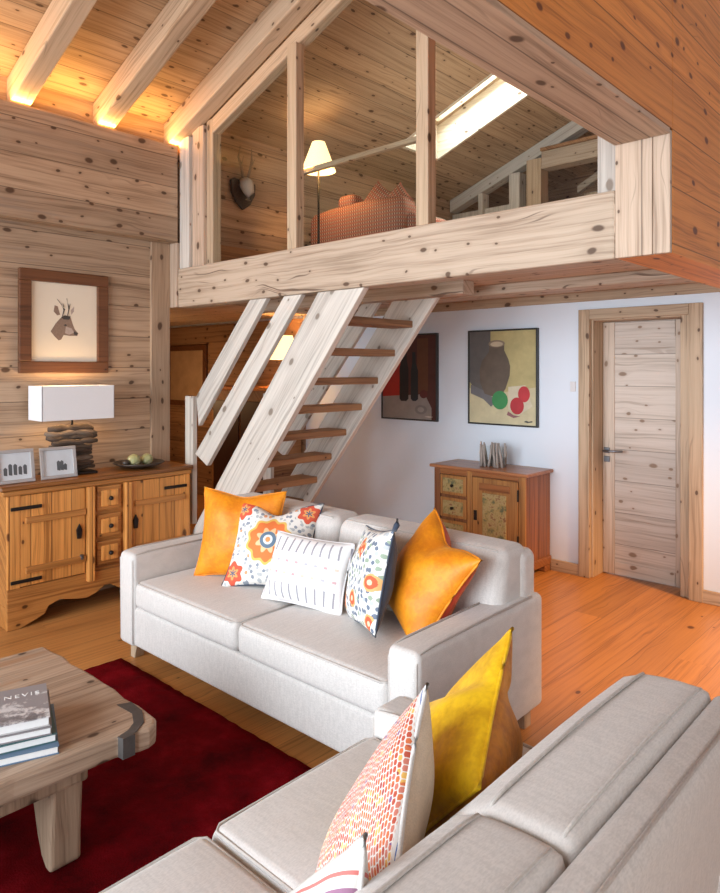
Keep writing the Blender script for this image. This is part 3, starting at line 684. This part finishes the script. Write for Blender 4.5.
def photo(label, y, wd, h, seed):
    t = thing('photo_frame', label, 'photo frame', (-4.575, y, .906), (0, R(-10), 0), 'photo frames on the sideboard')
    silver = plain('silver_frame', (.52, .50, .49), .35, .6)
    for a in ((-wd / 2, wd / 2, 0, .022), (-wd / 2, wd / 2, h - .022, h)): MB().box(0, .016, *a).obj('frame_rail', silver, t, bevel=.003)
    for a in ((-wd / 2, -wd / 2 + .024), (wd / 2 - .024, wd / 2)): MB().box(0, .016, a[0], a[1], .022, h - .022).obj('frame_stile', silver, t, bevel=.003)
    MB().box(0, .006, -wd / 2 + .02, wd / 2 - .02, .02, h - .02).obj('photograph', plain('photo_paper', (.62, .66, .70), .35, vary=.12, scale=14), t)
    rr = random.Random(seed)
    for i in range(5 if seed == 1 else 3):
        cy = (-.06 + .03 * i) if seed == 1 else (.0 + .022 * i); hh_ = rr.uniform(.03, .055) * (1.2 if seed == 1 else 1)
        MB().prism([(cy - .011, .055), (cy + .010, .05), (cy + .012, .055 + hh_), (cy, .065 + hh_), (cy - .011, .055 + hh_)], 'X', .0062, .0068).obj('figure', plain('photo_grey', (.09, .10, .11), .5), t)
    MB().box(-.035, 0, -.02, .02, .002, .007).obj('strut', iron, t)
photo('silver photo frame with a dark row of figures, at the sideboard end', 1.70, .235, .215, 1)
photo('silver photo frame with small figures on pale ground, before the driftwood lamp', 1.975, .24, .21, 2)
dk = plain('dark_dish', (.045, .032, .025), .4)
bw = tag(MB().lathe([(.06, 0), (.09, .006), (.15, .022), (.185, .04), (.178, .044), (.14, .028), (.08, .014), (.0, .012)], 28, cap=False).obj('dish', dk, loc=(-4.655, 2.60, .905), smooth=True), 'shallow dark dish at the stair end of the sideboard', 'dish')
art = M('artichoke_skin', .55); art.coords(); dd, k1_, k2_ = art.vor(art.vec, 38, '3D'); art.color(art.mix(dd.step(.1, .6), (.66, .62, .40), (.36, .36, .17))); art.bump(dd, .6, .01)
for i, (x, y, r_, l) in enumerate(((-4.63, 2.545, .048, 'pale green round fruit nearer the lamp in the dark dish'), (-4.64, 2.655, .045, 'pale green round fruit nearer the stairs in the dark dish'))):
    o = MB().lathe([(.002, -r_)] + [(r_ * math.cos(a) , r_ * math.sin(a) * .92) for a in [(-.5 + k / 10) * PI for k in range(1, 10)]] + [(.002, r_ * .95)], 16).obj('fruit', art.m, loc=(x, y, .905 + .014 + r_), smooth=True)
    tag(o, l, 'fruit', 'fruit in the dark dish')
o = MB().lathe([(.002, 0), (.02, .005), (.03, .025), (.02, .045), (.002, .05)], 12).obj('pine_cone', dk, loc=(-4.62, 2.475, .93), smooth=True); tag(o, 'small dark pod lying in the dish beside the pale fruit', 'pod')

# ------------------------------------------------------------------ painted cabinet by the white wall (front faces -Y)
cx, cy = -3.115, 4.95
cb = thing('painted_cabinet', 'small antique cabinet with painted green panels by the white wall', 'cabinet', (cx, cy, 0))
def ca(n, mt, x0, x1, y0, y1, z0, z1, par=cb, bevel=.004): return MB().box(x0 - cx, x1 - cx, y0 - cy, y1 - cy, z0, z1).obj(n, mt, par, bevel=bevel)
ca('top', wood('chest_top', (.42, .19, .09), (.26, .10, .04), 'XY', .9, seam=False, knots=.3, rough=.3), -3.585, -2.645, 4.725, 5.155, .795, .822, bevel=.008)
ca('body', chest_wood_v, -3.55, -2.675, 4.77, 5.15, .10, .795)
ca('plinth', chest_wood, -3.565, -2.66, 4.755, 5.15, .05, .12, bevel=.01)
for x0 in (-3.56, -2.76):
    for y0 in (4.76, 5.05): ca('foot', chest_wood, x0, x0 + .095, y0, y0 + .09, 0, .05, bevel=.01)
pp = M('painted_panel', .5); c_ = pp.coords(); n1 = pp.noise(pp.vec, 26, 4); pp.color(pp.ramp(n1, [(.36, (.13, .14, .07)), (.48, (.36, .27, .10)), (.58, (.42, .33, .15)), (.68, (.25, .12, .05))]))
ca('frame_stile', chest_wood_v, -3.55, -3.49, 4.752, 4.77, .12, .795); ca('frame_stile', chest_door, -3.215, -3.165, 4.752, 4.77, .12, .795); ca('frame_stile', chest_door, -2.735, -2.675, 4.752, 4.77, .12, .795)
ca('frame_rail', chest_wood, -3.49, -3.215, 4.752, 4.77, .745, .795); ca('frame_rail', chest_wood, -3.165, -2.735, 4.752, 4.77, .755, .795)
for z0, z1 in ((.575, .74), (.385, .55), (.195, .36)):
    d = ca('drawer', chest_door, -3.485, -3.22, 4.748, 4.768, z0, z1, bevel=.006)
    MB().box(-3.455 - cx, -3.25 - cx, 4.743 - cy, 4.75 - cy, z0 + .025, z1 - .025).obj('painted_panel', pp.m, d, bevel=.004)
    MB().tube([(-3.352 - cx, 4.745 - cy, (z0 + z1) / 2), (-3.352 - cx, 4.72 - cy, (z0 + z1) / 2)], [.008, .013]).obj('knob', iron, d, smooth=True)
d = ca('door', chest_door, -3.16, -2.74, 4.748, 4.768, .14, .75, bevel=.005)
MB().box(-3.06 - cx, -2.84 - cx, 4.740 - cy, 4.749 - cy, .22, .63).obj('painted_panel', pp.m, d, bevel=.005)
ca('panel_arch', chest_wood, -3.09, -2.81, 4.738, 4.748, .65, .71, d)
MB().box(-3.145 - cx, -3.115 - cx, 4.742 - cy, 4.75 - cy, .40, .48).obj('lock_plate', iron, d, bevel=.002)
for z0 in (.6, .24): MB().tube([(-2.735 - cx, 4.742 - cy, z0), (-2.735 - cx, 4.742 - cy, z0 + .09)], .007).obj('hinge', iron, d)
cor = plain('driftwood_grey', (.42, .36, .32), .7, vary=.3, scale=40)
for nm, x, l in (('candle_holder', -3.145, 'grey twig candle holder on the painted cabinet, at the drawer end of the pair'), ('candle_holder', -3.02, 'grey twig candle holder on the painted cabinet, at the door end of the pair')):
    t = thing(nm, l, 'ornament', (x, 4.94, .822), (0, 0, 0), 'twig candle holders')
    MB().lathe([(.034, .01), (.034, .17)], 12, cap=False).obj('glass_cup', glass, t, smooth=True)
    for i in range(9):
        a0 = 2 * PI * i / 9 + random.uniform(-.2, .2); a1 = a0 + random.uniform(-.9, .9)
        MB().tube([(.045 * math.cos(a0), .045 * math.sin(a0), 0), (.05 * math.cos((a0 + a1) / 2), .05 * math.sin((a0 + a1) / 2), .10), (.05 * math.cos(a1), .05 * math.sin(a1), .16 + random.uniform(0, .045))], [.012, .010, .006], 6).obj('twig', cor, t, smooth=True)

# ------------------------------------------------------------------ paintings on the white wall
def painting(name, label, x0, x1, z0, z1, bg):
    t = thing(name, label, 'painting', ((x0 + x1) / 2, 5.157, z0)); wd, h = x1 - x0, z1 - z0
    blk = plain('black_frame', (.03, .03, .03), .4)
    for a in ((0, .014), (h - .014, h)): MB().box(-wd / 2, wd / 2, -.035, 0, *a).obj('frame_rail', blk, t, bevel=.002)
    for a in ((-wd / 2, -wd / 2 + .014), (wd / 2 - .014, wd / 2)): MB().box(a[0], a[1], -.035, 0, .014, h - .014).obj('frame_stile', blk, t, bevel=.002)
    MB().box(-wd / 2 + .014, wd / 2 - .014, -.025, 0, .014, h - .014).obj('canvas', bg, t)
    cnt = [0]
    def sh_(n, pts, mt):
        cnt[0] += 1; y = -.0252 - .0004 * cnt[0]
        MB().prism([((-wd / 2 + .014) + u * (wd - .028), .014 + (1 - v) * (h - .028)) for u, v in pts], 'Y', y - .0003, y).obj(n, mt, t)
    def el(cx_, cy_, rx, ry, n=24): return [(cx_ + rx * math.cos(2 * PI * k / n), cy_ + ry * math.sin(2 * PI * k / n)) for k in range(n)]
    return sh_, el
def oil(n, c, v=.25): return plain(n, c, .55, vary=v, scale=11)
f, el = painting('jug_painting', 'still life painting of a brown jug with green and red apples', -3.457, -2.776, 1.15, 1.975, oil('ochre_ground', (.50, .43, .20), .3))
f('drape', [(0, 0), (.33, 0), (.33, .62), (.2, .66), (.08, .62), (0, .55)], oil('slate_oil', (.13, .125, .12)))
f('table', [(0, .62), (.35, .68), (1, .60), (1, 1), (0, 1)], oil('cream_oil', (.60, .54, .34)))
f('cast_shade', [(.02, .58), (.3, .67), (.42, .76), (.34, .82), (.22, .74), (.02, .68)], oil('grey_oil', (.17, .17, .18)))
f('jug', [(.31, .13), (.54, .13), (.54, .21), (.60, .30), (.63, .38), (.62, .48), (.56, .62), (.50, .69), (.38, .71), (.24, .68), (.17, .56), (.16, .42), (.20, .32), (.31, .22)], oil('jug_brown', (.135, .105, .08), .35))
f('jug_rim', el(.425, .135, .125, .04), oil('jug_rim_brown', (.27, .21, .15))); f('jug_mouth', el(.425, .14, .095, .027), oil('jug_mouth_pale', (.55, .47, .33)))
f('cloth', [(.6, .60), (.85, .58), (.95, .80), (.75, .90), (.6, .84)], oil('pale_oil', (.66, .60, .44)))
f('green_apple', el(.475, .745, .12, .10), oil('apple_green', (.05, .27, .09)))
f('red_apple', el(.83, .675, .085, .085), oil('apple_red', (.52, .04, .05))); f('red_apple', el(.73, .80, .10, .09), oil('apple_red_deep', (.46, .035, .045)))
f('apple_shade', [(.6, .86), (.68, .9), (.78, .91), (.68, .93), (.58, .9)], oil('mauve_oil', (.28, .12, .13)))
f('signature', [(.83, .965), (.86, .95), (.9, .96), (.95, .95), (.95, .965), (.88, .975)], oil('signature_ink', (.08, .08, .07)))
f, el = painting('bottle_painting', 'dark still life painting with black bottles on a red ground', -4.481, -3.80, 1.146, 1.97, oil('maroon_ground', (.075, .022, .018), .4))
f('red_panel', [(0, .1), (.36, .06), (.36, .74), (0, .74)], oil('red_oil', (.36, .02, .012))); f('table', [(0, .74), (.4, .72), (.8, .70), (.92, .86), (.92, 1), (0, 1)], oil('grey_table_oil', (.27, .24, .22)))
f('brown_panel', [(.66, .04), (.86, .04), (.86, .66), (.66, .7)], oil('umber_oil', (.12, .045, .02)))
f('bottle', [(.36, .1), (.46, .1), (.47, .3), (.50, .4), (.50, .76), (.46, .79), (.36, .79), (.33, .76), (.33, .4), (.36, .3)], oil('black_oil', (.012, .012, .014)))
f('bottle', [(.57, .2), (.63, .2), (.64, .34), (.68, .42), (.68, .76), (.64, .785), (.58, .785), (.545, .76), (.545, .42), (.57, .34)], oil('teal_black_oil', (.012, .02, .026)))
f('apple', el(.78, .70, .07, .05), oil('dull_red_oil', (.10, .02, .018))); f('plate', el(.73, .885, .11, .055), oil('plate_oil', (.20, .18, .17))); f('plate_centre', el(.73, .885, .06, .03), oil('plate_centre_oil', (.32, .29, .27)))
f('signature', [(.8, .965), (.86, .955), (.95, .965), (.88, .975)], oil('signature_ink_b', (.5, .45, .4)))

# ------------------------------------------------------------------ rug
def rug():
    bm = bmesh.new(); nx, ny = 60, 60
    G = [[bm.verts.new((-3.60 + 2.75 * i / nx, -.7 + 2.6 * j / ny, .014 + random.uniform(-.003, .003))) for j in range(ny + 1)] for i in range(nx + 1)]
    for i in range(nx):
        for j in range(ny): bm.faces.new((G[i][j], G[i + 1][j], G[i + 1][j + 1], G[i][j + 1]))
    ed = [e for e in bm.edges if e.is_boundary]; r_ = bmesh.ops.extrude_edge_only(bm, edges=ed)
    for v in r_['geom']:
        if isinstance(v, bmesh.types.BMVert): v.co.z = .001
    mb = MB(); mb.bm.free(); mb.bm = bm; return mb
tag(rug().obj('rug', rug_m, smooth=True), 'deep crimson pile rug on the oak floor between table and sofas', 'rug')

# ------------------------------------------------------------------ sofas (local frame: front at -y)
def sofa(label, loc, rz, W, arm_h, cuts, arms=(1, 1), aw=.15, D=.95, back_h=.84, bf=None):
    t = thing('sofa', label, 'sofa', loc, (0, 0, rz)); h = W / 2
    MB().rbox(-h + .01, h - .01, .018, D - .03, .09, .31, .02).obj('base', sofa_mat, t, smooth=True)
    li = h - aw
    for s_, on in ((-1, arms[0]), (1, arms[1])):
        if on:
            a0, a1 = (-h, -h + aw) if s_ < 0 else (h - aw, h)
            a = MB().rbox(a0, a1, 0, D, .09, arm_h, .03, (0, 0, .004)).obj('arm', sofa_mat, t, smooth=True)
            for xx in (a0 + .012, a1 - .012):
                MB().tube([(xx, .008, .11), (xx, .005, arm_h - .04), (xx, .03, arm_h - .008), (xx, .1, arm_h + .001), (xx, D - .1, arm_h + .001)], .005, 6).obj('piping', sofa_pipe, a, smooth=True)
    if bf: bf(t, h, D)
    else: MB().rbox(-h + .03, h - .03, D - .15, D - .004, .12, back_h - .03, .045).obj('back_frame', sofa_mat, t, smooth=True)
    for a, b in zip(cuts, cuts[1:]):
        a_, b_ = a + .003, b - .003
        q = MB().rbox(a_, b_, .005, D - .25, .312, .455, .035, (0, 0.008, .016)).obj('seat_cushion', sofa_mat, t, smooth=True)
        lp_ = [(a_ + .012, D - .3, .449), (a_ + .012, .03, .449), (a_ + .035, .012, .449), (b_ - .035, .012, .449), (b_ - .012, .03, .449), (b_ - .012, D - .3, .449)]
        MB().tube(lp_, .005, 6).obj('piping', sofa_pipe, q, smooth=True)
    for sx_ in (-1, 1):
        for yy in (.05, D - .11): MB().prism([(sx_ * (h - .075) - .035, .09), (sx_ * (h - .075) + .035, .09), (sx_ * (h - .06) + .022, 0), (sx_ * (h - .06) - .022, 0)], 'Y', yy, yy + .06).obj('leg', wood_casing, t, bevel=.004)
    return t
# long sofa: front along X at Y = 1.925
s1 = sofa('long oatmeal linen sofa with its back towards the stairs', (-2.585, 1.925, 0), R(0.6), 2.13, .605, (-.915, 0, .915))
for a, b in ((-.985, -.004), (.004, 1.02)):
    q = MB().rbox(a, b, .60, .82, .44, .835, .055, (0, .03, .006)); 
    for v in q.bm.verts: v.co.y += (v.co.z - .44) * .22
    q = q.obj('back_cushion', sofa_mat, s1, smooth=True)
    zt = .831; MB().tube([(a + .012, .66, .5), (a + .015, .705, zt - .06), (a + .05, .70, zt - .005), (b - .05, .70, zt - .005), (b - .015, .705, zt - .06), (b - .012, .66, .5)], .005, 6).obj('piping', sofa_pipe, q, smooth=True)
# near sofa: turned so that it faces the rug; front at X = -1.49
def near_back(t, h, D):
    pr = [(.93, .12), (.985, .80), (.994, .852), (1.02, .862), (1.055, .85), (1.072, .82), (1.05, .60), (.99, .09), (.94, .09)]
    MB().prism([(-p[0], p[1]) for p in pr], 'X', 0, 2 * h - .04).obj('back_frame', sofa_mat, t, rot=(0, 0, PI), loc=(h - .02, 0, 0), bevel=.012, smooth=True)
    MB().tube([(-h + .03, 1.056, .85), (h - .03, 1.056, .85)], .0045, 6).obj('piping', sofa_pipe, t, smooth=True)
s2 = sofa('oatmeal linen sofa seen from behind with printed and gold cushions', (-1.49, .75, 0), R(-90), 2.10, .535, (-.90, -.265, .37, 1.05), arms=(1, 0), D=1.07, back_h=.82, bf=near_back)
for o in s2.children:
    if o.name.startswith('leg'):
        for v in o.data.vertices:
            if v.co.y < .5: v.co.z = max(v.co.z, .018)
def back2(a, b):
    # profile in (y, z) of the boxed back cushion, swept along local x with rounded ends
    pr = [(.73, .43), (.685, .52), (.68, .62), (.70, .71), (.735, .785), (.785, .838), (.83, .858), (.87, .864), (.92, .867), (.965, .866), (.985, .86), (.992, .84), (.992, .43)]
    bm = bmesh.new(); rows = []; W_ = b - a
    st_ = [0, .006, .018, .035, .06, .15, .3, .5, .7, .85, .94, .965, .982, .994, 1]
    for s_ in st_:
        e = min(s_, 1 - s_); k = 1 - .05 * max(0, 1 - e / .035) ** 2
        cy_, cz = .85, .64; sag = .010 * (1 - (2 * s_ - 1) ** 2)
        rows.append([bm.verts.new((a + W_ * s_, cy_ + (p[0] - cy_) * k, cz + (p[1] - cz) * k + sag * (p[1] > .8))) for p in pr])
    for r0, r1 in zip(rows, rows[1:]):
        for k in range(len(pr)): bm.faces.new((r0[k], r0[(k + 1) % len(pr)], r1[(k + 1) % len(pr)], r1[k]))
    bm.faces.new(rows[0]); bm.faces.new(rows[-1][::-1])
    mb = MB(); mb.bm.free(); mb.bm = bm; return mb
for a, b in ((-1.03, -.284), (-.276, .44), (.45, 1.04)):
    q = back2(a, b).obj('back_cushion', sofa_mat, s2, smooth=True)
    for (y, z) in ((.832, .864), (.968, .868)): MB().tube([(a + .006, y, z - .02), (a + .02, y, z - .004), (a + .06, y, z + .002), ((a + b) / 2, y, z + .0105), (b - .06, y, z + .002), (b - .02, y, z - .004), (b - .006, y, z - .02)], .004, 6).obj('piping', sofa_pipe, q, smooth=True)

# ------------------------------------------------------------------ cushions on the long sofa
pillow('cushion', 'plain orange velvet cushion at the sideboard end of the long sofa', (-3.14, 2.38, .70), R(32), R(-14), R(1), .50, .50, .19, velvet_orange, velvet_orange, velvet_orange, seed=3, pinch=.13, dent=.04)
pillow('cushion', 'square suzani-print cushion with an orange medallion on the long sofa', (-2.90, 2.42, .67), R(32), R(-30), R(1), .50, .50, .20, suzani_m, navy, navy, seed=4, pinch=.16, dent=.11)
pillow('cushion', 'white lumbar cushion with grey stitched dashes on the long sofa', (-2.515, 2.32, .625), R(12), R(-22), R(1), .48, .34, .17, dash_m, dash_m, dash_m, seed=5, pinch=.08)
pillow('cushion', 'vine-print cushion with a navy back and corner tie, turned edge-on', (-2.085, 2.31, .69), R(-34), R(-14), R(-10), .44, .44, .17, leafy_m, navy, navy, seed=6, pinch=.08, tassel=navy)
pillow('cushion', 'large orange velvet cushion with red edge at the arm of the long sofa', (-1.88, 2.46, .69), R(-22), R(-28), R(16), .50, .50, .24, velvet_orange, velvet_red, velvet_orange, seed=8, pinch=.13, dent=.09)
# cushions on the near sofa
pillow('cushion', 'gold velvet cushion with a dented top at the end of the near sofa', (-.995, 1.40, .70), R(-53), R(-32), R(-62), .45, .45, .30, velvet_yellow, velvet_amber, velvet_yellow, seed=9, pinch=.06, crease=1, fr=.52)
pillow('cushion', 'cushion with orange brush-stroke print and a cream back on the near sofa', (-.94, 1.02, .675), R(-52), R(-28), R(-76), .46, .46, .21, brush_m, cream, white_cotton, seed=10, fr=.55)
pillow('cushion', 'white embroidered cushion lying before the brush-stroke one', (-.79, .705, .648), R(-30), R(-24), R(-50), .42, .34, .15, embroid_m, embroid_m, white_cotton, seed=11)

# ------------------------------------------------------------------ coffee table and books
ct = thing('coffee_table', 'rustic weathered plank coffee table with an iron corner strap on the rug', 'coffee table', (-2.56, .45, .0178))
def slab_top():
    out = []; rnd = random.Random(2)
    def edge(p, q, n, amp):
        for i in range(n):
            t_ = i / n; x = p[0] + (q[0] - p[0]) * t_; y = p[1] + (q[1] - p[1]) * t_
            out.append((x + rnd.uniform(-amp, amp), y + rnd.uniform(-amp, amp)))
    edge((-.47, -.85), (-.47, .78), 14, .008); edge((-.46, .795), (.40, .80), 10, .007)
    out.extend([(.445, .795), (.475, .775), (.488, .745), (.485, .71), (.47, .68)]); edge((.462, .64), (.44, -.85), 14, .008)
    return MB().prism(out, 'Z', .345, .418)
slab_top().obj('top', table_wood, ct, bevel=.012)
MB().prism([(.265, .745), (.285, .79), (.37, .785), (.445, .75), (.483, .70), (.492, .65), (.470, .64), (.455, .685), (.425, .722), (.36, .752)], 'Z', .4185, .4205).prism([(.466, .645), (.4935, .648), (.4935, .69), (.476, .69)], 'Z', .352, .4203).obj('corner_strap', plain('worn_iron', (.10, .092, .088), .55, .4, vary=.4, scale=30), ct)
for yy, zz in ((.525, 1), (-.60, 1)):
    for s_ in (1, -1):
        leg = [(.12, .345), (.36, .345), (.355, .22), (.345, .10), (.345, .015), (.33, 0), (.30, .002), (.265, .03), (.235, .08), (.205, .16), (.175, .23), (.13, .262), (.02, .285), (.02, .345)]
        leg = [(s_ * (a + .012), b) for a, b in leg]
        MB().prism(leg, 'Y', yy - .05, yy + .05).obj('leg', table_leg_m, ct, bevel=.012)
MB().box(-.40, .40, -.58, .58, .28, .345).obj('apron', table_leg_m, ct, bevel=.012)

def book(label, z, th, cover, wd, dp_, dx, dy, rz, top=None):
    t = thing('book', label, 'book', (-2.355 + dx, .785 + dy, .4362 + z), (0, 0, R(rz - 20)), 'books stacked on the coffee table')
    MB().box(-wd / 2 + .004, wd / 2 - .004, -dp_ / 2 + .006, dp_ / 2 - .004, .003, th - .003).obj('pages', plain('page_edges', (.74, .74, .74), .7, vary=.05, scale=80), t)
    MB().box(-wd / 2, wd / 2, -dp_ / 2, dp_ / 2, 0, .003).obj('back_board', cover, t)
    MB().box(-wd / 2, wd / 2, -dp_ / 2, dp_ / 2, th - .003, th).obj('front_board', top or cover, t)
    return t
bk = [('lowest book of the stack on the coffee table, blue cover', .026, plain('blue_cloth', (.10, .17, .26), .5), .30, .40, .01, 0),
      ('book second from the bottom of the stack, dark teal cover', .026, plain('teal_cloth', (.05, .12, .13), .5), .29, .39, -.005, 2),
      ('book second from the top of the stack, pale pages and grey cover', .024, plain('grey_cloth', (.22, .20, .21), .5), .28, .38, -.01, -1)]
zz = 0
for l, th, cv, wd, dp_, dx, rz in bk:
    book(l, zz, th, cv, wd, dp_, dx, 0, rz); zz += th + .0005
cov = M('mountain_cover', .35); c_ = cov.coords(); nn = cov.noise(cov.vec, 16, 5, .7)
hgt = c_['X'] * -1.0 + nn * .12
cov.color(cov.mix((nn + c_['X'] * 1.9).step(.50, .66), (.27, .25, .26), cov.ramp(nn, [(.4, (.09, .08, .085)), (.5, (.26, .24, .25)), (.58, (.62, .60, .60))])))
tbk = book('topmost book of the stack with a grey mountain photo cover', zz, .030, plain('pale_grey_cloth', (.45, .44, .44), .5), .255, .36, -.002, 0, 0, cov.m)
fc = bpy.data.curves.new('title', 'FONT'); fc.body = 'NEVIS'; fc.size = .034; fc.extrude = .0004; fc.align_x = 'CENTER'; fc.space_character = 1.3
to = bpy.data.objects.new('title', fc); me_ = bpy.data.meshes.new_from_object(to); bpy.data.objects.remove(to)
to = bpy.data.objects.new('title', me_); C.objects.link(to); to.parent = tbk; to.location = (-.052, .103, .0305); to.rotation_euler = (0, 0, R(90)); me_.materials.clear(); me_.materials.append(plain('white_ink', (.85, .85, .85), .5))
